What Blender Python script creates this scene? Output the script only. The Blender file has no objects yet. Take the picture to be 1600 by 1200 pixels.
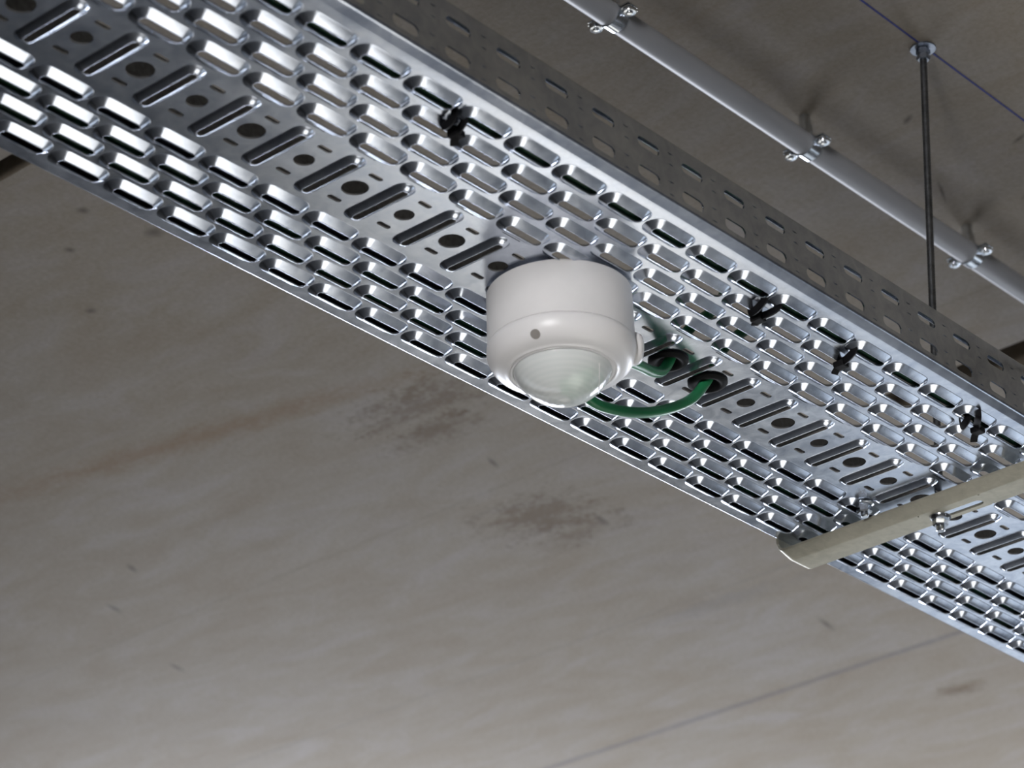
import bpy, bmesh, math, random
from mathutils import Vector, Matrix

random.seed(4)
scene = bpy.context.scene
COL = scene.collection

# ---------------------------------------------------------------- frame of reference
# Lengths below are in tray pitches (one slot pitch = P metres): u runs along the tray,
# v across it, z up from the underside of the tray, which hangs Z0 metres above the floor.
P = 0.055
Z0 = 2.72
H = 9.3                      # underside of the slab, in pitches above the tray
def W(u, v, z=0.0):
    return Vector((u * P, v * P, Z0 + z * P))

# ---------------------------------------------------------------- camera
cam_d = bpy.data.cameras.new('camera')
cam = bpy.data.objects.new('camera', cam_d)
COL.objects.link(cam)
right = Vector((0.655, -0.755, -0.032)).normalized()
fwd = Vector((0.678, 0.568, 0.467))
fwd = (fwd - right * fwd.dot(right)).normalized()
down = fwd.cross(right)
up = -down
m = Matrix((right, up, -fwd)).transposed().to_4x4()
m.translation = W(-18.837, -23.525, -21.181)
cam.matrix_world = m
cam_d.sensor_width = 36.0
cam_d.lens = 4532.0 / 1600.0 * 36.0
cam_d.clip_start = 0.05
cam_d.dof.use_dof = True
cam_d.dof.focus_distance = 2.55
cam_d.dof.aperture_fstop = 10.0
scene.camera = cam

# ---------------------------------------------------------------- world, daylight, exposure
world = bpy.data.worlds.new('world')
scene.world = world
world.use_nodes = True
wn = world.node_tree.nodes
wn['Background'].inputs['Color'].default_value = (0.70, 0.82, 1.0, 1)
wn['Background'].inputs['Strength'].default_value = 0.15

def area(name, loc, direction, sx, sy, power, color):
    d = bpy.data.lights.new(name, 'AREA')
    d.shape = 'RECTANGLE'
    d.size, d.size_y = sx, sy
    d.energy = power
    d.color = color
    o = bpy.data.objects.new(name, d)
    COL.objects.link(o)
    o.location = loc
    o.rotation_euler = Vector(direction).to_track_quat('-Z', 'Z').to_euler()
    return o
# added area lights at unseen windows, placed for their light on soffit and tray
area('daylight_east', (4.52, 0.85, 2.66), (-1, 0, 0), 1.7, 0.78, 70, (0.86, 0.90, 1.0))
area('fill_east_mid', (4.52, 1.45, 1.1), (-1, 0, 0), 2.7, 1.6, 10.5, (0.86, 0.93, 1.0))  # fill light added to brighten the right-hand tray flats and bracket
area('daylight_north', (3.45, 3.12, 2.58), (0, -1, 0), 1.9, 0.94, 108, (0.86, 0.90, 1.0))
area('fill_east_low', (4.52, -1.35, 0.72), (-1, 0, 0), 2.3, 1.24, 12.0, (0.84, 0.92, 1.0))  # fill light added so the right-hand slot walls reflect more
west = area('daylight_west', (-4.92, -2.4, 2.75), (1, 0, 0), 3.2, 0.6, 138, (1.0, 0.98, 0.98))
west.data.spread = math.radians(80)
sun_d = bpy.data.lights.new('sun', 'SUN')
sun_d.energy = 95.0
sun_d.angle = math.radians(0.6)
sun_d.color = (1.0, 0.96, 0.90)
sun = bpy.data.objects.new('sun', sun_d)
COL.objects.link(sun)
sun.rotation_euler = Vector((0.03, 0.928, -0.371)).to_track_quat('-Z', 'Y').to_euler()

scene.view_settings.view_transform = 'Standard'
scene.view_settings.look = 'None'
scene.view_settings.gamma = 1.0
scene.view_settings.use_curve_mapping = False
scene.view_settings.exposure = 0.0

# ---------------------------------------------------------------- node helpers
def new_mat(name):
    mt = bpy.data.materials.new(name)
    mt.use_nodes = True
    nt = mt.node_tree
    b = nt.nodes['Principled BSDF']
    return mt, nt, b
def nd(nt, typ, **kw):
    n = nt.nodes.new(typ)
    for k, v in kw.items():
        setattr(n, k, v)
    return n
def val(nt, op, a, b=None, c=None, clamp=False):
    n = nt.nodes.new('ShaderNodeMath')
    n.operation = op
    n.use_clamp = clamp
    for i, x in enumerate((a, b, c)):
        if x is None:
            continue
        if isinstance(x, (int, float)):
            n.inputs[i].default_value = x
        else:
            nt.links.new(x, n.inputs[i])
    return n.outputs[0]
def ramp(nt, fac, stops):
    n = nt.nodes.new('ShaderNodeValToRGB')
    cr = n.color_ramp
    while len(cr.elements) < len(stops):
        cr.elements.new(0.5)
    for e, (p, c) in zip(cr.elements, stops):
        e.position = p
        e.color = c if len(c) == 4 else (*c, 1)
    nt.links.new(fac, n.inputs[0])
    return n.outputs[0]
def mix(nt, fac, a, b, blend='MIX'):
    n = nt.nodes.new('ShaderNodeMix')
    n.data_type = 'RGBA'
    n.blend_type = blend
    for s, x in ((n.inputs[0], fac), (n.inputs[6], a), (n.inputs[7], b)):
        if isinstance(x, (int, float)):
            s.default_value = x
        elif isinstance(x, tuple):
            s.default_value = x if len(x) == 4 else (*x, 1)
        else:
            nt.links.new(x, s)
    return n.outputs[2]
def noise(nt, vec, scale, detail=4, rough=0.55, dist=0.0):
    n = nt.nodes.new('ShaderNodeTexNoise')
    n.inputs['Scale'].default_value = scale
    n.inputs['Detail'].default_value = detail
    n.inputs['Roughness'].default_value = rough
    n.inputs['Distortion'].default_value = dist
    nt.links.new(vec, n.inputs['Vector'])
    return n.outputs['Fac']
def coords(nt, scale=(1, 1, 1), rot=(0, 0, 0)):
    g = nt.nodes.new('ShaderNodeNewGeometry')
    mp = nt.nodes.new('ShaderNodeMapping')
    mp.inputs['Scale'].default_value = scale
    mp.inputs['Rotation'].default_value = rot
    nt.links.new(g.outputs['Position'], mp.inputs['Vector'])
    return mp.outputs[0]
def bump(nt, b, h, strength, dist=0.001):
    n = nt.nodes.new('ShaderNodeBump')
    n.inputs['Strength'].default_value = strength
    n.inputs['Distance'].default_value = dist
    nt.links.new(h, n.inputs['Height'])
    nt.links.new(n.outputs[0], b.inputs['Normal'])

# ---------------------------------------------------------------- materials
def metal(name, c0, c1, rough, nscale=60, bumps=0.0, metallic=1.0):
    mt, nt, b = new_mat(name)
    v = coords(nt)
    n1 = noise(nt, v, nscale, 5, 0.6, 0.6)
    n2 = noise(nt, v, nscale * 0.17, 3, 0.5)
    f = val(nt, 'ADD', val(nt, 'MULTIPLY', n1, 0.6), val(nt, 'MULTIPLY', n2, 0.4))
    nt.links.new(ramp(nt, f, [(0.36, c0), (0.64, c1)]), b.inputs['Base Color'])
    nt.links.new(val(nt, 'MULTIPLY_ADD', f, 0.22, rough - 0.11), b.inputs['Roughness'])
    b.inputs['Metallic'].default_value = metallic
    if bumps:
        bump(nt, b, n1, bumps, 0.0006)
    return mt
M = {}
M['zinc'] = metal('galvanised_steel', (0.46, 0.51, 0.61), (0.70, 0.75, 0.84), 0.21, 70, 0.04)
M['bracket'] = metal('passivated_steel', (0.42, 0.405, 0.33), (0.55, 0.53, 0.44), 0.5, 90, 0.12, 0.6)
M['bright'] = metal('bright_zinc', (0.62, 0.66, 0.72), (0.80, 0.84, 0.88), 0.18, 120)
M['dull'] = metal('dull_zinc', (0.22, 0.25, 0.30), (0.34, 0.37, 0.43), 0.32, 120)
M['dark_rod'] = metal('threaded_steel', (0.10, 0.11, 0.12), (0.20, 0.21, 0.23), 0.38, 150)

def plain(name, c, rough, var=0.12, scale=40, spec=0.5, bumps=0.0):
    mt, nt, b = new_mat(name)
    f = noise(nt, coords(nt), scale, 4)
    lo = tuple(x * (1 - var) for x in c)
    hi = tuple(min(1, x * (1 + var)) for x in c)
    nt.links.new(ramp(nt, f, [(0.3, lo), (0.7, hi)]), b.inputs['Base Color'])
    b.inputs['Roughness'].default_value = rough
    b.inputs['Specular IOR Level'].default_value = spec
    if bumps:
        bump(nt, b, f, bumps)
    return mt
M['white'] = plain('white_plastic', (0.86, 0.85, 0.845), 0.38, 0.03, 25)
M['cover'] = plain('white_plastic_cover', (0.90, 0.89, 0.89), 0.34, 0.02, 25)
M['hole'] = plain('hole_shade_grey', (0.30, 0.28, 0.26), 0.7, 0.05)  # grey standing in for shade inside the screw holes
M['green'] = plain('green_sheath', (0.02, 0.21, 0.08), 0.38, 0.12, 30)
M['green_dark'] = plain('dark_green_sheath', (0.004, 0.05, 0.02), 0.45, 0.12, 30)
M['rubber'] = plain('black_rubber', (0.004, 0.004, 0.0045), 0.7, 0.1, 40, 0.2)
M['black'] = plain('black_nylon', (0.004, 0.004, 0.005), 0.6, 0.1, 40, 0.2)
M['conduit'] = plain('grey_pvc', (0.31, 0.32, 0.34), 0.45, 0.05, 12)
M['board'] = plain('green_tint', (0.12, 0.75, 0.34), 0.5, 0.1)  # colour of the block added to tint the dome
M['chalk'] = plain('blue_chalk', (0.020, 0.028, 0.16), 0.9, 0.35, 180)
M['floor'] = plain('floor_screed', (0.20, 0.20, 0.195), 0.6, 0.2, 1.5)
M['wall'] = plain('wall_plaster', (0.07, 0.068, 0.065), 0.85, 0.1, 2.0)
M['frame'] = plain('window_frame_grey', (0.20, 0.21, 0.22), 0.45, 0.05)

# frosted dome
mt, nt, b = new_mat('frosted_lens')
g = nd(nt, 'ShaderNodeNewGeometry')
vs = nd(nt, 'ShaderNodeVectorMath', operation='DISTANCE')
nt.links.new(g.outputs['Position'], vs.inputs[0])
vs.inputs[1].default_value = W(10.2, -0.15, -1.83)
rings = val(nt, 'SINE', val(nt, 'MULTIPLY', vs.outputs['Value'], 1500.0))
nt.links.new(ramp(nt, val(nt, 'MULTIPLY_ADD', rings, 0.5, 0.5), [(0.0, (0.88, 0.92, 0.91)), (1.0, (0.93, 0.96, 0.95))]), b.inputs['Base Color'])
b.inputs['Roughness'].default_value = 0.16
b.inputs['Alpha'].default_value = 0.78
b.inputs['Specular IOR Level'].default_value = 0.6
bump(nt, b, rings, 0.06, 0.0005)
M['lens'] = mt

# concrete soffit
mt, nt, b = new_mat('concrete_soffit')
pos = nd(nt, 'ShaderNodeNewGeometry').outputs['Position']
sep = nd(nt, 'ShaderNodeSeparateXYZ')
nt.links.new(pos, sep.inputs[0])
PX, PY = sep.outputs[0], sep.outputs[1]
nA = noise(nt, pos, 2.3, 5, 0.55, 0.4)
nB = noise(nt, coords(nt, (14, 5, 5)), 1.0, 6, 0.62, 0.5)
nC = noise(nt, pos, 160, 4, 0.65)
col = ramp(nt, nA, [(0.30, (0.315, 0.278, 0.228)), (0.50, (0.355, 0.325, 0.285)), (0.70, (0.385, 0.37, 0.352))])
col = mix(nt, 0.55, col, ramp(nt, nB, [(0.28, (0.26, 0.23, 0.195)), (0.52, (0.37, 0.35, 0.32)), (0.74, (0.47, 0.46, 0.455))]))
nD = noise(nt, coords(nt, (9, 4, 4), (0, 0, 0.12)), 1.3, 7, 0.7, 0.8)
col = mix(nt, 0.40, col, ramp(nt, nD, [(0.32, (0.25, 0.205, 0.16)), (0.5, (0.36, 0.335, 0.30)), (0.66, (0.47, 0.455, 0.465))]))
col = mix(nt, 0.30, col, ramp(nt, nC, [(0.30, (0.24, 0.22, 0.19)), (0.70, (0.47, 0.45, 0.42))]))
wob = val(nt, 'ADD', val(nt, 'MULTIPLY', val(nt, 'SUBTRACT', noise(nt, coords(nt, (1.4, 0.8, 1)), 30, 6, 0.7), 0.5), 1.9), val(nt, 'MULTIPLY', val(nt, 'SUBTRACT', noise(nt, pos, 130, 3, 0.6), 0.5), 1.0))
def stain(u, v, ru, rv, colr, amt, rot=0.0, rag=0.9):
    """an irregular mark with its own outline at soffit position (u, v)"""
    global col
    dx = val(nt, 'SUBTRACT', PX, u * P)
    dy = val(nt, 'SUBTRACT', PY, v * P)
    c, s = math.cos(rot), math.sin(rot)
    a = val(nt, 'ADD', val(nt, 'MULTIPLY', dx, c / (ru * P)), val(nt, 'MULTIPLY', dy, s / (ru * P)))
    e = val(nt, 'ADD', val(nt, 'MULTIPLY', dx, -s / (rv * P)), val(nt, 'MULTIPLY', dy, c / (rv * P)))
    d = val(nt, 'SQRT', val(nt, 'ADD', val(nt, 'MULTIPLY', a, a), val(nt, 'MULTIPLY', e, e)))
    d = val(nt, 'ADD', d, val(nt, 'MULTIPLY', wob, rag))
    f = val(nt, 'MULTIPLY', val(nt, 'SUBTRACT', 1.15, d, clamp=True), amt, clamp=True)
    col = mix(nt, f, col, colr)
BR = (0.105, 0.075, 0.05)
DK = (0.09, 0.08, 0.07)
stain(24.6, 15.6, 0.9, 2.0, BR, 0.5, 0.0, 2.4)
stain(25.9, 16.4, 0.6, 1.5, BR, 0.5, 0.0, 1.6)
stain(31.2, 17.6, 1.2, 1.6, BR, 0.55, 0.5, 2.2)
stain(32.6, 17.6, 0.7, 1.7, BR, 0.30, 0.0, 1.8)
stain(48.4, 16.6, 0.5, 0.8, BR, 0.6, 0.0, 1.3)
stain(38.6, 17.6, 0.5, 2.6, (0.20, 0.19, 0.19), 0.3, 0.05, 1.3)
stain(18.1, 13.6, 0.9, 0.7, BR, 0.2, 0.0, 1.2)
stain(22.2, 21.0, 0.55, 7.5, (0.21, 0.14, 0.085), 0.42, 0.2, 1.0)
for (u, v, ru, rv, rt) in ((13.76, 14.84, .16, .14, 0), (15.32, 14.45, .22, .24, 0), (14.6, 16.2, .14, .12, 0), (16.6, 17.8, .14, .14, 0),
                           (19.2, 12.2, .10, .12, 0), (16.1, 21.2, .2, .4, 0),
                           (32.4, 16.7, .45, .10, .25), (41.8, 16.57, .55, .11, .2), (28.1, 16.5, .35, .08, .3), (22.5, 0.9, .2, .08, 1.0),
                           (17.9, 5.1, .45, .05, .1), (26.5, 0.6, .3, .06, 1.3), (25.2, 1.9, .45, .05, .4), (24.6, -0.3, .25, .07, 1.2),
                           (22.4, -2.2, .25, .05, .3), (27.6, 29.2, .35, .10, .2), (31.5, 31.0, .4, .10, .2), (26.2, 27.0, .3, .1, .4)):
    stain(u, v, ru, rv, DK, 0.7, rt, 0.3)
# board joints of the formwork: thin ragged lines across the slab
for (u, w, amt, tone) in ((44.85, 0.20, 0.75, (0.17, 0.16, 0.165)), (37.9, 0.10, 0.30, (0.22, 0.205, 0.19)), (29.2, 0.07, 0.25, (0.20, 0.18, 0.15))):
    dx = val(nt, 'ABSOLUTE', val(nt, 'SUBTRACT', PX, u * P))
    dx = val(nt, 'ADD', dx, val(nt, 'MULTIPLY', wob, 0.006))
    f = val(nt, 'MULTIPLY', val(nt, 'SUBTRACT', 1.0, val(nt, 'DIVIDE', dx, w * P), clamp=True), amt, clamp=True)
    col = mix(nt, f, col, tone)
hs = nd(nt, 'ShaderNodeHueSaturation')
hs.inputs['Value'].default_value = 0.59
hs.inputs['Saturation'].default_value = 1.9
nt.links.new(col, hs.inputs['Color'])
nt.links.new(hs.outputs[0], b.inputs['Base Color'])
b.inputs['Roughness'].default_value = 0.85
b.inputs['Specular IOR Level'].default_value = 0.25
bump(nt, b, val(nt, 'ADD', val(nt, 'MULTIPLY', nC, 0.5), nB), 0.25, 0.002)
M['concrete'] = mt

# ---------------------------------------------------------------- mesh helpers
def link(name, verts, faces, mat, parent=None, smooth=True, angle=None, origin=None):
    """one mesh object; verts are world points, stored relative to the parent's origin"""
    o0 = parent_origin(parent) if parent else (origin or Vector((0, 0, 0)))
    me = bpy.data.meshes.new(name)
    me.from_pydata([tuple(Vector(v) - o0) for v in verts], [], faces)
    me.validate()
    me.update()
    if smooth:
        me.polygons.foreach_set('use_smooth', [True] * len(me.polygons))
        if angle:
            me.set_sharp_from_angle(angle=math.radians(angle))
    me.materials.append(M[mat])
    o = bpy.data.objects.new(name, me)
    COL.objects.link(o)
    if parent:
        o.parent = parent
    else:
        o.location = o0
    return o
def parent_origin(o):
    v = Vector((0, 0, 0))
    while o:
        v += Vector(o.location)
        o = o.parent
    return v
def thing(name, label, cat, loc, group=None):
    o = bpy.data.objects.new(name, None)
    COL.objects.link(o)
    o.empty_display_size = 0.05
    o.location = loc
    return tag(o, label, cat, group)
def tag(o, label, cat, group=None):
    o['label'] = label
    o['category'] = cat
    if group:
        o['group'] = group
    return o
def fix_normals(o):
    bm = bmesh.new()
    bm.from_mesh(o.data)
    bmesh.ops.remove_doubles(bm, verts=bm.verts, dist=1e-6)
    bmesh.ops.recalc_face_normals(bm, faces=bm.faces)
    bm.to_mesh(o.data)
    bm.free()
    return o
def orient(o, test):
    """merge doubles, then turn every face so that test(normal, centre) holds"""
    bm = bmesh.new()
    bm.from_mesh(o.data)
    bmesh.ops.remove_doubles(bm, verts=bm.verts, dist=1e-6)
    bm.normal_update()
    bad = [f for f in bm.faces if not test(f.normal, f.calc_center_median())]
    bmesh.ops.reverse_faces(bm, faces=bad)
    bm.to_mesh(o.data)
    bm.free()
    return o
def solid(o, t=0.026, off=-1, angle=50):
    """give the sheet its thickness for good and keep its cut edges crisp"""
    s = o.modifiers.new('thickness', 'SOLIDIFY')
    s.thickness = t * P
    s.offset = off
    dg = bpy.context.evaluated_depsgraph_get()
    me = bpy.data.meshes.new_from_object(o.evaluated_get(dg))
    o.modifiers.clear()
    old = o.data
    me.name = o.name
    o.data = me
    bpy.data.meshes.remove(old)
    me.polygons.foreach_set('use_smooth', [True] * len(me.polygons))
    me.set_sharp_from_angle(angle=math.radians(angle))
    return o
def box_vf(lo, hi):
    x0, y0, z0 = lo
    x1, y1, z1 = hi
    v = [(x0, y0, z0), (x1, y0, z0), (x1, y1, z0), (x0, y1, z0), (x0, y0, z1), (x1, y0, z1), (x1, y1, z1), (x0, y1, z1)]
    return [Vector(p) for p in v], [(3, 2, 1, 0), (4, 5, 6, 7), (0, 1, 5, 4), (1, 2, 6, 5), (2, 3, 7, 6), (3, 0, 4, 7)]
class Bag:
    def __init__(s):
        s.v, s.f = [], []
    def add(s, vf):
        k = len(s.v)
        s.v += vf[0]
        s.f += [tuple(i + k for i in f) for f in vf[1]]
        return s
def smooth_path(pts, n=10):
    """Catmull-Rom through the given points"""
    p = [Vector(q) for q in pts]
    p = [p[0] * 2 - p[1]] + p + [p[-1] * 2 - p[-2]]
    out = []
    for i in range(1, len(p) - 2):
        a, b_, c, d = p[i - 1:i + 3]
        for k in range(n):
            t = k / n
            out.append(0.5 * ((2 * b_) + (c - a) * t + (2 * a - 5 * b_ + 4 * c - d) * t * t + (3 * b_ - a - 3 * c + d) * t ** 3))
    out.append(p[-2])
    return out
def tube_vf(pts, rad, n=14, profile=None):
    """round (or profiled) bar swept along pts, closed at both ends"""
    pts = [Vector(q) for q in pts]
    v, f = [], []
    t0 = (pts[1] - pts[0]).normalized()
    ref = Vector((0, 0, 1)) if abs(t0.z) < 0.9 else Vector((1, 0, 0))
    nrm = (ref - t0 * ref.dot(t0)).normalized()
    prof = profile or [(rad * math.cos(2 * math.pi * k / n), rad * math.sin(2 * math.pi * k / n)) for k in range(n)]
    n = len(prof)
    for i, q in enumerate(pts):
        t = (pts[min(i + 1, len(pts) - 1)] - pts[max(i - 1, 0)]).normalized()
        nrm = (nrm - t * nrm.dot(t)).normalized()
        bi = t.cross(nrm)
        for a, c in prof:
            v.append(q + nrm * c + bi * a)
    for i in range(len(pts) - 1):
        for k in range(n):
            a, c = i * n + k, i * n + (k + 1) % n
            f.append((a, c, c + n, a + n))
    f.append(tuple(range(n - 1, -1, -1)))
    f.append(tuple(range((len(pts) - 1) * n, len(pts) * n)))
    return v, f
def lathe_vf(c, prof, n=64, axis=Vector((0, 0, 1)), caps=True):
    """prof: list of (radius, height) in pitches about an axis through world point c"""
    ax = Vector(axis).normalized()
    ref = Vector((1, 0, 0)) if abs(ax.x) < 0.9 else Vector((0, 1, 0))
    e1 = (ref - ax * ref.dot(ax)).normalized()
    e2 = ax.cross(e1)
    v, f = [], []
    for r, h in prof:
        for k in range(n):
            a = 2 * math.pi * k / n
            v.append(c + ax * (h * P) + (e1 * math.cos(a) + e2 * math.sin(a)) * (r * P))
    for i in range(len(prof) - 1):
        for k in range(n):
            a, b_ = i * n + k, i * n + (k + 1) % n
            f.append((a, b_, b_ + n, a + n))
    if caps:
        f.append(tuple(range(n - 1, -1, -1)))
        f.append(tuple(range((len(prof) - 1) * n, len(prof) * n)))
    return v, f

# ---------------------------------------------------------------- the setting
def struct(o):
    o['kind'] = 'structure'
    return o
XA, XB, YA, YB = -5.0, 4.6, -4.2, 3.2
ZC = Z0 + H * P
# soffit with two open joints between the slab panels
def soffit():
    holes = [(31.78, 32.88, -14.0, 8.2, 0.10), (11.40, 11.90, 12.8, 24.0, 0.05)]
    us = sorted({XA / P, XB / P} | {h[0] for h in holes} | {h[1] for h in holes})
    vs_ = sorted({YA / P, YB / P} | {h[2] for h in holes} | {h[3] for h in holes})
    bag = Bag()
    for a, b_ in zip(us, us[1:]):
        for c, d in zip(vs_, vs_[1:]):
            if any(h[0] <= (a + b_) / 2 <= h[1] and h[2] <= (c + d) / 2 <= h[3] for h in holes):
                continue
            bag.add(([W(a, c, H), W(b_, c, H), W(b_, d, H), W(a, d, H)], [(3, 2, 1, 0)]))
    for (a, b_, c, d, dep) in holes:
        lo, hi = W(a, c, H), W(b_, d, H)
        v, f = box_vf((lo.x, lo.y, ZC), (hi.x, hi.y, ZC + dep))
        bag.add((v, [f[1]] + f[2:]))
    x = [(XA, YA), (XB, YA), (XB, YB), (XA, YB)]
    k = len(bag.v)
    bag.add(([Vector((a, c, ZC)) for a, c in x] + [Vector((a, c, ZC + 0.25)) for a, c in x],
             [(4, 5, 6, 7), (0, 1, 5, 4), (1, 2, 6, 5), (2, 3, 7, 6), (3, 0, 4, 7)]))
    return struct(link('ceiling', bag.v, bag.f, 'concrete', smooth=False))
ceiling = soffit()
struct(link('floor', *box_vf((XA, YA, -0.15), (XB, YB, 0.0)), 'floor', smooth=False))
def wall(name, lo, hi, axis, openings):
    """wall slab with rectangular window openings [(a0, a1, z0, z1)] along its axis"""
    bag = Bag()
    def seg(p0, p1, q0, q1):
        l, h = list(lo), list(hi)
        l[axis], h[axis], l[2], h[2] = p0, p1, q0, q1
        bag.add(box_vf(l, h))
    at = lo[axis]
    for a0, a1, z0, z1 in openings:
        seg(at, a0, lo[2], hi[2])
        seg(a0, a1, lo[2], z0)
        seg(a0, a1, z1, hi[2])
        at = a1
    seg(at, hi[axis], lo[2], hi[2])
    return struct(link(name, bag.v, bag.f, 'wall', smooth=False))
T = 0.2
wall('wall_east', (XB, YA, 0), (XB + T, YB, ZC), 1, [(-2.5, -0.2, 0.1, 1.34), (0.1, 2.8, 0.3, 3.05)])  # low opening and deep glazing added for the two east fill lights
wall('wall_north', (XA, YB, 0), (XB, YB + T, ZC), 0, [(2.5, 4.4, 2.11, 3.05)])
wall('wall_west', (XA - T, YA, 0), (XA, YB, ZC), 1, [(-4.0, -0.8, 2.45, 3.05)])
wall('wall_south', (XA, YA - T, 0), (XB, YA, ZC), 0, [(0.5, 2.3, 1.05, 1.68), (2.9, 4.3, 2.45, 2.95)])  # unseen openings shaped to throw sun patches for the metal to reflect
def window(name, axis, at, a0, a1, z0, z1, n):
    t = 0.05
    bag = Bag()
    def bar(p0, p1, q0, q1):
        lo, hi = [0, 0, q0], [0, 0, q1]
        lo[axis], hi[axis] = p0, p1
        lo[1 - axis], hi[1 - axis] = at - 0.03, at + 0.03
        bag.add(box_vf(lo, hi))
    bar(a0, a1, z0, z0 + t)
    bar(a0, a1, z1 - t, z1)
    for k in range(n + 1):
        x = a0 + (a1 - a0 - t) * k / n
        bar(x, x + t, z0 + t, z1 - t)
    return struct(link(name, bag.v, bag.f, 'frame', smooth=False))
window('window_1', 1, XB + 0.1, 0.1, 2.8, 0.3, 3.05, 3)  # lower panes added for the middle fill light
window('added_window_6', 1, XB + 0.1, -2.5, -0.2, 0.1, 1.34, 2)  # unseen low window added for the lower fill light
window('window_2', 0, YB + 0.1, 2.5, 4.4, 2.11, 3.05, 2)
window('added_window_4', 0, YA - 0.1, 0.5, 2.3, 1.05, 1.68, 1)  # added to shape the floor sun patch reflected by the slot walls
window('added_window_5', 0, YA - 0.1, 2.9, 4.3, 2.45, 2.95, 1)  # added to shape the second sun patch, reflected by the tray flats
window('window_3', 1, XA - 0.1, -4.0, -0.8, 2.45, 3.05, 3)

# ---------------------------------------------------------------- perforated cable tray
U0, U1 = -8, 46
def stad(s, r, n=12):
    """stadium outline: half straight s along a, radius r; list of (a, b, angle key)"""
    out = []
    for side in (1, -1):
        for k in range(n + 1):
            t = -90 + 180 * k / n
            out.append((side, t))
    return out
def stad_pt(s, r, side, t):
    a = math.radians(t)
    return (side * (s + r * math.cos(a)), side * r * math.sin(a))
def rect_pt(s, hu, hv, side, t):
    if abs(t) <= 45:
        return (side * hu, side * hv * t / 45)
    k = (abs(t) - 45) / 45
    return (side * (hu - (hu - s) * k), side * math.copysign(hv, t))
def hole_cell(bag, put, ca, cb, hu, hv_lo, hv_hi, s, rings, n=12):
    """rectangle around (ca, cb) with a stadium hole; rings = [(radius, height)] going inwards"""
    keys = stad(s, 0, n)
    N = len(keys)
    k0 = len(bag.v)
    for side, t in keys:
        a, b_ = rect_pt(s, hu, 1.0, side, t)
        b_ = b_ * (hv_hi if b_ > 0 else hv_lo)
        bag.v.append(put(ca + a, cb + b_, 0.0))
    for r, h in rings:
        for side, t in keys:
            a, b_ = stad_pt(s, r, side, t)
            bag.v.append(put(ca + a, cb + b_, h))
    for j in range(len(rings)):
        for i in range(N):
            a, b_ = k0 + j * N + i, k0 + j * N + (i + 1) % N
            bag.f.append((a, b_, b_ + N, a + N))
def quad(bag, put, a0, b0, a1, b1):
    k = len(bag.v)
    bag.v += [put(a0, b0, 0), put(a1, b0, 0), put(a1, b1, 0), put(a0, b1, 0)]
    bag.f.append((k, k + 1, k + 2, k + 3))
BOSS = [(0.214, 0.0), (0.206, 0.0), (0.199, -0.003), (0.190, -0.010), (0.138, -0.046), (0.086, -0.081), (0.075, -0.086), (0.067, -0.083)]
FLAT = [(0.0, 0.0)]
CROSS = [(0.184, 0.0), (0.176, 0.0), (0.168, -0.005), (0.156, -0.018), (0.112, -0.050), (0.080, -0.068), (0.066, -0.072), (0.058, -0.069)]

tray = thing('cable_tray', 'long galvanised perforated steel cable tray hanging below the concrete ceiling', 'cable tray', W(20, 0, 0))
base = Bag()
put = lambda u, v, z: W(u, v, z)
rows = []
for k in range(4):
    rows.append((-(0.9235 + 0.4825 * k), 0.24125, 0.5 if k % 2 else 0.0))
    rows.append((0.9535 + 0.4536 * k, 0.2268, 0.5 if k % 2 else 0.0))
for v, hv, off in rows:
    n_c = U1 - U0 - (1 if off else 0)
    for i in range(n_c):
        hole_cell(base, put, U0 + 0.5 + i + off, v, 0.5, hv, hv, 0.28, BOSS)
    if off:
        quad(base, put, U0, v - hv, U0 + 0.5, v + hv)
        quad(base, put, U1 - 0.5, v - hv, U1, v + hv)
VB0, VB1 = -0.9235 + 0.24125, 0.9535 - 0.2268
putT = lambda a, b_, z: W(b_, a, z)       # long axis across the tray
GROM = (13, 14)
for i in range(U0 + 1, U1):
    # cross slot between two round holes
    hole_cell(base, lambda a, b_, z, c=i - 0.5: W(c - b_, a, z), 0.0, 0.0, 0.70, 0.19, 0.19, 0.445, CROSS)
    quad(base, put, i - 0.69, 0.70, i - 0.31, VB1)
    # round hole with a short slot on either side
    rh = 0.25 if i in GROM else (0.196 if i % 2 == 0 else 0.15)
    hole_cell(base, put, i, 0, 0.31, 0.31, 0.31, 0.0, [(rh + 0.01, 0.0), (rh, 0.0)])
    for sg in (-1, 1):
        lo, hi = (0.0857, abs(VB0) - 0.3957) if sg < 0 else (0.0857, VB1 - 0.3957)
        if sg < 0:
            hole_cell(base, put, i, -0.3957, 0.31, hi, lo, 0.082, [(0.050, 0.0), (0.045, 0.0)], 8)
        else:
            hole_cell(base, put, i, 0.3957, 0.31, lo, hi, 0.082, [(0.050, 0.0), (0.045, 0.0)], 8)
# plain margins, crease and bends up to the side rails
def strip(bag, prof, ua, ub):
    """prof: list of (v, z); one long strip, cut into lengths"""
    k = len(bag.v)
    n = len(prof)
    for u in (ua, ub):
        bag.v += [W(u, v, z) for v, z in prof]
    for j in range(n - 1):
        bag.f.append((k + j, k + j + 1, k + n + j + 1, k + n + j))
VN, VF, HR = -2.92, 2.74, 1.075
nearprof = [(-0.9235 - 0.4825 * 3 - 0.24125, 0.0), (-2.740, 0.0), (-2.750, 0.001), (-2.760, 0.004), (-2.860, 0.034)]
for k in range(0, 7):
    a = math.radians(18 + 72 * k / 6)
    nearprof.append((VN + 0.06 - 0.06 * math.sin(a), 0.098 - 0.06 * math.cos(a)))
farprof = [(0.9535 + 0.4536 * 3 + 0.2268, 0.0), (2.69, 0.0)]
for k in range(0, 9):
    a = math.radians(90 * k / 8)
    farprof.append((VF - 0.035 + 0.035 * math.sin(a), 0.035 - 0.035 * math.cos(a)))
strip(base, nearprof, U0, U1)
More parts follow.
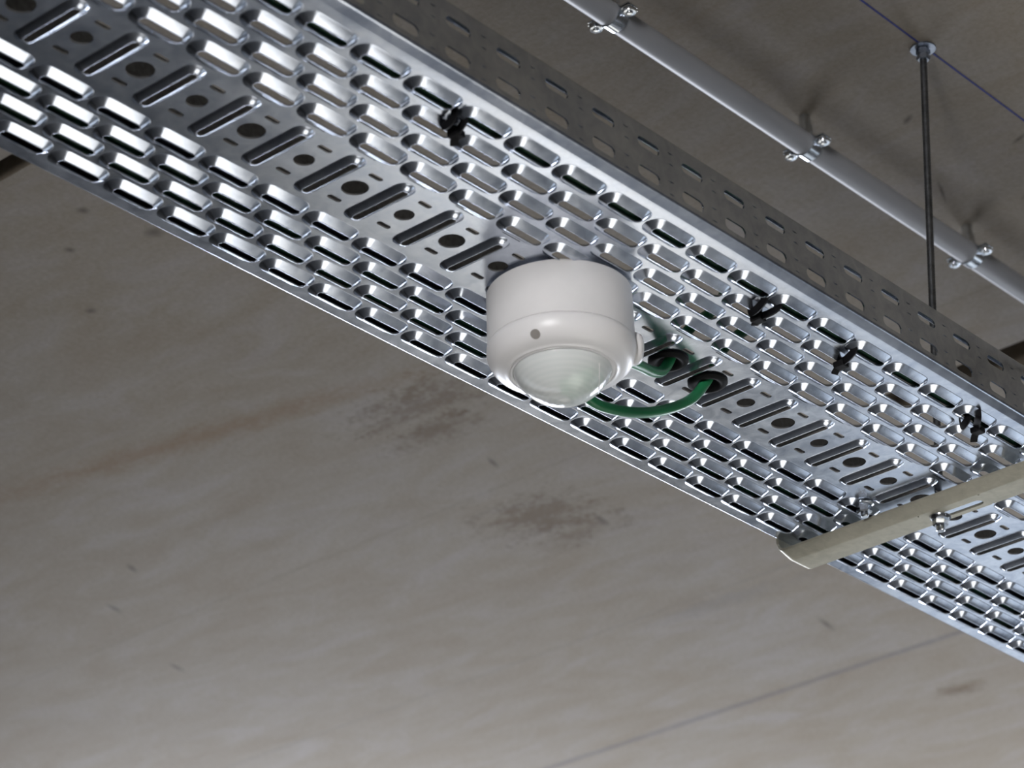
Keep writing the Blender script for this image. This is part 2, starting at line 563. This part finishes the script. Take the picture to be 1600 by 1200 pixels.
strip(base, farprof, U0, U1)
bp = orient(link('base_plate', base.v, base.f, 'zinc', tray), lambda n, c: n.z < 0 or (abs(n.z) < 1e-4 and n.y * c.y > 0))
solid(bp)
def rail(name, v0, zs, inward):
    bag = Bag()
    pr = lambda a, b_, z: W(a, v0, b_)
    z_prev = zs
    for zc, r, s, off, hu in ((0.248, 0.092, 0.158, 0.39, 0.5), (0.742, 0.078, 0.165, 0.41, 0.5)):
        hh = r + 0.02
        # cells shifted by off, closed at both ends
        quad(bag, pr, U0, z_prev, U1, zc - hh)
        for i in range(U0, U1 - 1):
            hole_cell(bag, pr, i + 0.5 + off, zc, hu, hh, hh, s, [(r + 0.003, 0.0), (r, 0.0)], 10)
        quad(bag, pr, U0, zc - hh, U0 + off, zc + hh)
        quad(bag, pr, U1 - 1 + off, zc - hh, U1, zc + hh)
        z_prev = zc + hh
    prof = [(v0, z_prev)]
    for k in range(0, 6):
        a = math.radians(90 * k / 5)
        prof.append((v0 + inward * (0.05 - 0.05 * math.cos(a)), HR - 0.05 + 0.05 * math.sin(a)))
    for k in range(0, 6):
        a = math.radians(90 * k / 5)
        prof.append((v0 + inward * (0.19 + 0.04 * math.sin(a)), HR - 0.04 + 0.04 * math.cos(a)))
    prof.append((v0 + inward * 0.23, 0.975))
    strip(bag, prof, U0, U1)
    vw = v0 * P
    o = orient(link(name, bag.v, bag.f, 'zinc', tray), lambda n, c: (n.y * inward < 0) if abs(c.y - vw) < 0.01 * P else (n.z > 0 if c.z > (HR - 0.06) * P and abs(n.z) > 0.05 else n.y * inward > 0))
    return solid(o)
rail('side_rail', VN, 0.098, 1)
rail('side_rail', VF, 0.035, -1)
# partition standing in the tray
dv_ = Bag()
strip(dv_, [(0.745, HR - 0.02), (0.76, HR), (0.775, HR - 0.02)], U0, U1)
strip(dv_, [(0.745, HR - 0.02), (0.745, 0.032)], U0, U1)
strip(dv_, [(0.775, HR - 0.02), (0.775, 0.062), (1.27, 0.062), (1.27, 0.032), (0.745, 0.032)], U0, U1)
fix_normals(link('partition', dv_.v, dv_.f, 'dark_rod', tray, smooth=False))  # dark metal stands in for the shade inside the tray
for u, v in ((19.62, 1.36), (19.60, 2.27), (19.70, -1.46), (19.55, -0.56)):  # small domed bumps in bright metal
    link('bright_bump', *lathe_vf(W(u, v, 0.0), [(0.055, 0.004), (0.055, -0.004), (0.045, -0.022), (0.02, -0.032), (0.004, -0.034)], 14), 'bright', tray)

# ---------------------------------------------------------------- presence detector
SU, SV = 10.2, -0.15
sc = W(SU, SV, 0)
det = thing('presence_detector', 'round white ceiling presence detector with frosted dome screwed under the cable tray', 'sensor', sc)
link('mounting_base', *lathe_vf(sc, [(1.02, -0.045), (1.065, -0.048), (1.08, -0.06), (1.085, -0.915), (1.07, -0.925), (1.0, -0.925)], 96), 'white', det, angle=40)
cov = link('cover', *lathe_vf(sc, [(1.0, -0.93), (1.085, -0.932), (1.098, -0.945), (1.10, -1.00), (1.095, -1.06), (1.075, -1.13), (1.04, -1.195), (0.99, -1.25), (0.93, -1.285),
                                   (0.86, -1.310), (0.805, -1.325), (0.80, -1.333), (0.782, -1.335), (0.778, -1.322), (0.765, -1.322), (0.76, -1.338), (0.74, -1.342), (0.725, -1.338), (0.72, -1.20)], 128), 'cover', det, angle=50)
for hp, hn in (((9.226, -0.467, -1.212), (-0.704, -0.229, -0.673)), ((11.203, -0.572, -1.086), (0.886, -0.373, -0.275))):
    link('screw_hole', *lathe_vf(W(*hp), [(0.074, -0.02), (0.074, 0.004), (0.05, 0.006), (0.01, 0.006)], 24, Vector(hn)), 'hole', cov, angle=40)  # raised dark discs, their grey painted as the shade of a hole
hd, rb_ = 0.50, 0.722
Rs = (rb_ ** 2 + hd ** 2) / (2 * hd)
zc_ = -1.33 - hd + Rs
prof = []
a0 = math.asin(min(1, rb_ / Rs))
for k in range(0, 23):
    a = a0 * (1 - k / 22.5)
    prof.append((Rs * math.sin(a), zc_ - Rs * math.cos(a)))
prof.append((0.002, zc_ - Rs))
dome = link('lens_dome', *lathe_vf(sc, prof, 96, caps=False), 'lens', det)
# masking segment edge on the dome, and an added block for its green tint
arc = []
for k in range(21):
    t = math.radians(-62 + 124 * k / 20)
    d = Vector((0.655, -0.755, 0)).normalized() * 0.52 + Vector((0.755, 0.655, 0)).normalized() * (0.78 * math.sin(t) * 0.62)
    rr = d.length
    if rr < 0.70:
        arc.append(sc + d * P + Vector((0, 0, (zc_ - math.sqrt(Rs * Rs - rr * rr) - 0.002) * P)))
link('mask_edge', *tube_vf(arc, 0.008 * P, 8), 'cover', dome)
link('reflector_plate', *lathe_vf(sc, [(0.70, -1.30), (0.70, -1.33), (0.45, -1.36), (0.02, -1.37)], 64), 'cover', det)
q = W(SU + 0.27, SV - 0.13, -1.47)
link('green_tint_block', *box_vf((q.x - 0.13 * P, q.y - 0.30 * P, q.z - 0.10 * P), (q.x + 0.13 * P, q.y + 0.30 * P, q.z + 0.12 * P)), 'board', det, smooth=False)
d = Vector((0.72, -0.69, 0)).normalized()
link('cable_entry', *lathe_vf(sc + d * (0.98 * P) + Vector((0, 0, -0.93 * P)), [(0.25, 0.0), (0.25, 0.10), (0.235, 0.16), (0.19, 0.205), (0.11, 0.225), (0.02, 0.23)], 40, d), 'cover', det)

# ---------------------------------------------------------------- cables
def cable(name, pts, r, label, mat='green', n=9, cat='cable'):
    path = smooth_path([W(*q) for q in pts], n)
    vf = tube_vf(path, r * P, 16)
    o = link(name, *vf, mat, origin=path[0].copy(), angle=60)
    return tag(o, label, cat)
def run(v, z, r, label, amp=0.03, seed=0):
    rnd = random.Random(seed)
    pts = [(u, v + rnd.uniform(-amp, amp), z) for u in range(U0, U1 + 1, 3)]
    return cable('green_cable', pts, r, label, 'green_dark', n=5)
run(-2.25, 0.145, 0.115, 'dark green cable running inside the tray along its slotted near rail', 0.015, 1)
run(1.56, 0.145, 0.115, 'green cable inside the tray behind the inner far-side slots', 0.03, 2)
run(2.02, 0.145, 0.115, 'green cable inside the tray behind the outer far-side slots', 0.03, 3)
tag(link('black_cable', *tube_vf(smooth_path([W(u, 2.47, 0.175) for u in range(U0, U1 + 1, 6)], 2), 0.14 * P, 16), 'black', origin=W(20, 2.47, 0.03), angle=60), 'thick black cable inside the tray against its far rail', 'cable')
cable('green_cable', [(11.27, -0.39, -0.76), (11.5, -0.35, -0.72), (11.95, -0.25, -0.60), (12.35, -0.15, -0.50), (12.72, -0.06, -0.33), (12.98, -0.02, -0.05),
                      (13.02, -0.15, 0.20), (12.85, -0.60, 0.30), (12.60, -1.20, 0.26), (12.25, -1.75, 0.33), (11.6, -2.03, 0.37), (10.0, -2.06, 0.36)], 0.085,
      'short green cable looping from the white detector into the nearer black grommet')
cable('green_cable', [(11.21, 0.36, -0.97), (11.40, 0.42, -1.05), (11.75, 0.40, -1.11), (12.25, 0.31, -1.06), (12.75, 0.22, -0.92), (13.25, 0.13, -0.68), (13.65, 0.06, -0.40), (13.93, 0.01, -0.06),
                      (13.98, -0.15, 0.18), (13.75, -0.50, 0.27), (13.52, -0.95, 0.26), (13.42, -1.35, 0.28), (13.15, -1.80, 0.36), (12.6, -2.2, 0.42), (11.6, -2.42, 0.34), (10.2, -2.46, 0.31)], 0.085,
      'long green cable hanging in a loop from the white detector to the farther black grommet')
def grommet(u, label):
    t = lathe_vf(W(u, 0, 0), [(0.02, 0.10), (0.245, 0.10), (0.245, 0.0), (0.312, -0.002), (0.318, -0.03), (0.285, -0.062), (0.22, -0.07), (0.16, -0.03), (0.10, 0.05), (0.02, 0.09)], 40)
    return tag(fix_normals(link('rubber_grommet', *t, 'rubber', origin=W(u, 0, 0), angle=50)), label, 'grommet', 'black cable grommets in the tray')
grommet(13, 'black rubber grommet in the tray hole nearer the white detector')
grommet(14, 'black rubber grommet in the tray hole farther from the white detector')

# ---------------------------------------------------------------- cable ties
def tie(a, b_, c, tail, label):
    """strap from slot point a down under the web to b, back up at c; locking head at b; short cut tail"""
    t = thing('cable_tie', label, 'cable tie', W(a[0], a[1], -0.1), 'black cable ties along the near rail')
    flat = [(-0.058 * P, -0.014 * P), (0.058 * P, -0.014 * P), (0.058 * P, 0.014 * P), (-0.058 * P, 0.014 * P)]
    def strap(p0, p1):
        p0, p1 = Vector(p0), Vector(p1)
        pts = [W(p0.x, p0.y, 0.16), W(p0.x, p0.y, -0.04), W(*(p0.lerp(p1, 0.12).to_tuple()[:2]), -0.105), W(*(p0.lerp(p1, 0.5).to_tuple()[:2]), -0.125),
               W(*(p0.lerp(p1, 0.88).to_tuple()[:2]), -0.105), W(p1.x, p1.y, -0.04), W(p1.x, p1.y, 0.16)]
        return tube_vf(smooth_path(pts, 4), 0, profile=flat)
    bag = Bag()
    bag.add(strap(a, b_))
    link('strap', bag.v, bag.f, 'black', t, smooth=False)
    if c:
        link('strap', *strap(c[0], c[1]), 'black', t, smooth=False)
    hx, hy = b_
    h0 = W(hx - 0.09, hy - 0.12, -0.185)
    h1 = W(hx + 0.09, hy + 0.07, -0.085)
    hb = link('head', *box_vf(h0, h1), 'black', t, smooth=False)
    bv = hb.modifiers.new('soft_edges', 'BEVEL')
    bv.width = 0.02 * P
    bv.segments = 2
    link('tail', *tube_vf(smooth_path([W(hx, hy - 0.04, -0.12), W(hx + tail[0] * 0.5, hy + tail[1] * 0.5, -0.17), W(hx + tail[0], hy + tail[1], -0.16 + tail[2])], 4), 0, profile=flat), 'black', t, smooth=False)
    return t
tie((5.66, -2.34), (5.80, -2.03), ((5.50, -2.30), (5.58, -2.02)), (0.10, 0.10, -0.05), 'black cable tie on the tray nearest the upper left, looped double')
tie((12.70, -2.34), (12.72, -1.90), ((12.38, -2.30), (12.55, -1.90)), (0.05, 0.08, -0.02), 'black cable tie on the tray just right of the white detector')
tie((14.62, -2.36), (14.80, -1.95), None, (0.04, 0.14, -0.06), 'black single-strap cable tie, second to the right of the white detector')
tie((17.85, -2.52), (18.22, -2.24), ((17.80, -2.36), (17.98, -2.10)), (0.12, 0.14, -0.08), 'black cable tie farthest right along the near rail of the tray')

# ---------------------------------------------------------------- hanger bracket, rod and fixings
BU0, BU1, BZ = 19.60, 20.40, -0.30
br = thing('hanger_bracket', 'drab passivated steel hanger bracket crossing beneath the cable tray', 'bracket', W(20, 0, -0.3))
bag = Bag()
cross = [(BU0 - 0.02, BZ + 0.09), (BU0 + 0.0, BZ + 0.06), (BU0 + 0.03, BZ + 0.045), (BU0 + 0.27, BZ - 0.025), (BU0 + 0.31, BZ - 0.034)]
# main web: rolled near edge, then a flat strip with one long slot for the rod
VE0, VE1 = -2.88, 2.62
k = len(bag.v)
for v in (VE0, VE1):
    bag.v += [W(u, v, z) for u, z in cross]
n = len(cross)
for j in range(n - 1):
    bag.f.append((k + j, k + j + 1, k + n + j + 1, k + n + j))
zf = cross[-1][1]
pb = lambda a, b_, z: W(b_, a, zf + z)
ca, cb = -0.55, 20.19
quad(bag, pb, VE0, cross[-1][0], ca - 0.62, BU1)
quad(bag, pb, ca + 0.62, cross[-1][0], VE1, BU1)
hole_cell(bag, lambda a, b_, z: W(b_, a, zf + z), ca, cb, 0.62, cb - cross[-1][0], BU1 - cb, 0.42, [(0.105, 0.0), (0.10, 0.0)], 10)
# upturned rounded ends that cup the tray
for ve, sg in ((VE1, 1), (VE0, -1)):
    full = cross + [(BU1, zf)]
    n = len(full)
    k = len(bag.v)
    steps = 8
    for s_ in range(steps + 1):
        a = math.radians(90 * s_ / steps)
        for u, z in full:
            bag.v.append(W(u, ve + sg * 0.15 * math.sin(a), z + 0.15 - 0.15 * math.cos(a)))
    for u, z in full:
        bag.v.append(W(u, ve + sg * 0.15, 0.02))
    for s_ in range(steps + 1):
        for j in range(n - 1):
            bag.f.append((k + s_ * n + j, k + s_ * n + j + 1, k + (s_ + 1) * n + j + 1, k + (s_ + 1) * n + j))
bo = orient(link('channel', bag.v, bag.f, 'bracket', br), lambda n, c: n.z < 0 if abs(n.z) > 0.1 else n.y * c.y > 0)
solid(bo, 0.045, -1, 20)

def hexnut_vf(c, r, h0, h1, axis, chamfer=0.02):
    ax = Vector(axis).normalized()
    return lathe_vf(c, [(r - chamfer, h0), (r, h0 + chamfer), (r, h1 - chamfer), (r - chamfer, h1)], 6, ax)
RB, RT = Vector((20.17, -0.21, -0.60)), Vector((20.66, -0.68, H))
wb, wt = W(*RB), W(*RT)
rdir = (wt - wb).normalized()
rod = thing('threaded_rod', 'dark threaded steel rod hanging from the ceiling to carry the tray bracket', 'rod', wb)
prof = []
L = (wt - wb).length / P
nthr = 330
for k in range(nthr + 1):
    prof.append((0.070 if k % 2 else 0.062, L * k / nthr))
link('shaft', *lathe_vf(wb, prof, 16, rdir), 'dark_rod', rod, angle=60)
cb_ = wb + rdir * (0.27 * P)
link('stud_end', *lathe_vf(wb - rdir * (0.0 * P), [(0.060, -0.015), (0.076, 0.0), (0.076, 0.24)], 16, rdir), 'bright', rod, angle=40)
link('flange_washer', *lathe_vf(cb_, [(0.150, -0.075), (0.185, -0.03), (0.185, -0.012), (0.10, -0.010)], 28, rdir), 'bright', rod, angle=40)
link('lower_nut', *hexnut_vf(cb_, 0.135, -0.19, -0.05, rdir), 'bright', rod, smooth=False)
ct = wt
link('ceiling_washer', *lathe_vf(ct, [(0.06, -0.035), (0.235, -0.035), (0.24, -0.03), (0.24, -0.006), (0.235, -0.002)], 36, Vector((0, 0, 1))), 'dull', rod, angle=40)
link('upper_nut', *hexnut_vf(ct, 0.135, -0.155, -0.035, rdir), 'dull', rod, smooth=False)
link('lock_nut', *hexnut_vf(ct, 0.130, -0.27, -0.165, rdir), 'dull', rod, smooth=False)

c = W(19.43, 0.80, 0)
nut = thing('hex_bolt', 'small bright hex nut on a bolt end under the tray beside the hanger bracket', 'bolt', c)
link('flange', *lathe_vf(c, [(0.10, -0.005), (0.165, -0.008), (0.165, -0.03), (0.12, -0.055)], 28), 'bright', nut, angle=40)
link('nut', *hexnut_vf(c, 0.14, -0.19, -0.045, (0, 0, 1)), 'bright', nut, smooth=False)
link('stud', *lathe_vf(c, [(0.055, -0.26), (0.07, -0.245), (0.07, -0.15)], 18), 'bright', nut, angle=40)

# ---------------------------------------------------------------- conduit with saddle clips on the soffit
CV, CZ, CR = 2.30, 8.63, 0.235
pts = [W(u, CV, CZ) for u in (-10, 10, 30, 60)]
tag(link('conduit', *tube_vf(pts, CR * P, 40), 'conduit', origin=W(20, CV, CZ), angle=60), 'straight grey plastic conduit running along the ceiling beside the tray', 'conduit')
def clip(u, label):
    t = thing('pipe_clip', label, 'pipe clip', W(u, CV, CZ), 'pipe clips holding the conduit')
    wd = 0.135
    def half(sg):
        path = []
        rr = CR + 0.012
        path.append((0.47, sg * 0.03))
        path.append((0.30, sg * 0.03))
        for k in range(13):
            a = math.radians(18 + 144 * k / 12)
            path.append((rr * math.cos(a), sg * rr * math.sin(a)))
        path.append((-0.30, sg * 0.03))
        path.append((-0.47, sg * 0.03))
        bag = Bag()
        for (y, z) in path:
            bag.v += [W(u - wd, CV + y, CZ + z), W(u + wd, CV + y, CZ + z)]
        for k in range(len(path) - 1):
            bag.f.append((2 * k, 2 * k + 1, 2 * k + 3, 2 * k + 2))
        o = fix_normals(link('lower_saddle' if sg < 0 else 'upper_saddle', bag.v, bag.f, 'bright', t, angle=30))
        return solid(o, 0.03, 0.0, 30)
    half(-1)
    half(1)
    for sg in (-1, 1):
        c = W(u, CV + sg * 0.385, CZ - 0.045)
        s = link('screw', *lathe_vf(c, [(0.02, -0.10), (0.06, -0.095), (0.065, -0.06), (0.115, -0.055), (0.125, -0.03), (0.125, 0.0), (0.06, 0.005), (0.05, 0.14)], 20), 'bright', t, angle=35)
    link('standoff', *lathe_vf(W(u, CV, CZ), [(0.10, CR), (0.14, CR + 0.02), (0.14, CR + 0.20), (0.115, CR + 0.22), (0.115, H - CZ - 0.004)], 20), 'bright', t, angle=40)
clip(15.12, 'zinc pipe clip on the grey conduit nearest the top of the picture')
clip(21.02, 'zinc pipe clip on the grey conduit, middle one of three')
clip(26.72, 'zinc pipe clip on the grey conduit just right of the threaded rod')

# chalk line snapped on the soffit along the tray axis
ch = link('chalk_line', *box_vf(W(-10, -0.745, H - 0.006), W(60, -0.705, H + 0.0)), 'chalk', origin=W(20, -0.72, H), smooth=False)
tag(ch, 'thin blue chalk line snapped along the concrete ceiling', 'chalk line')
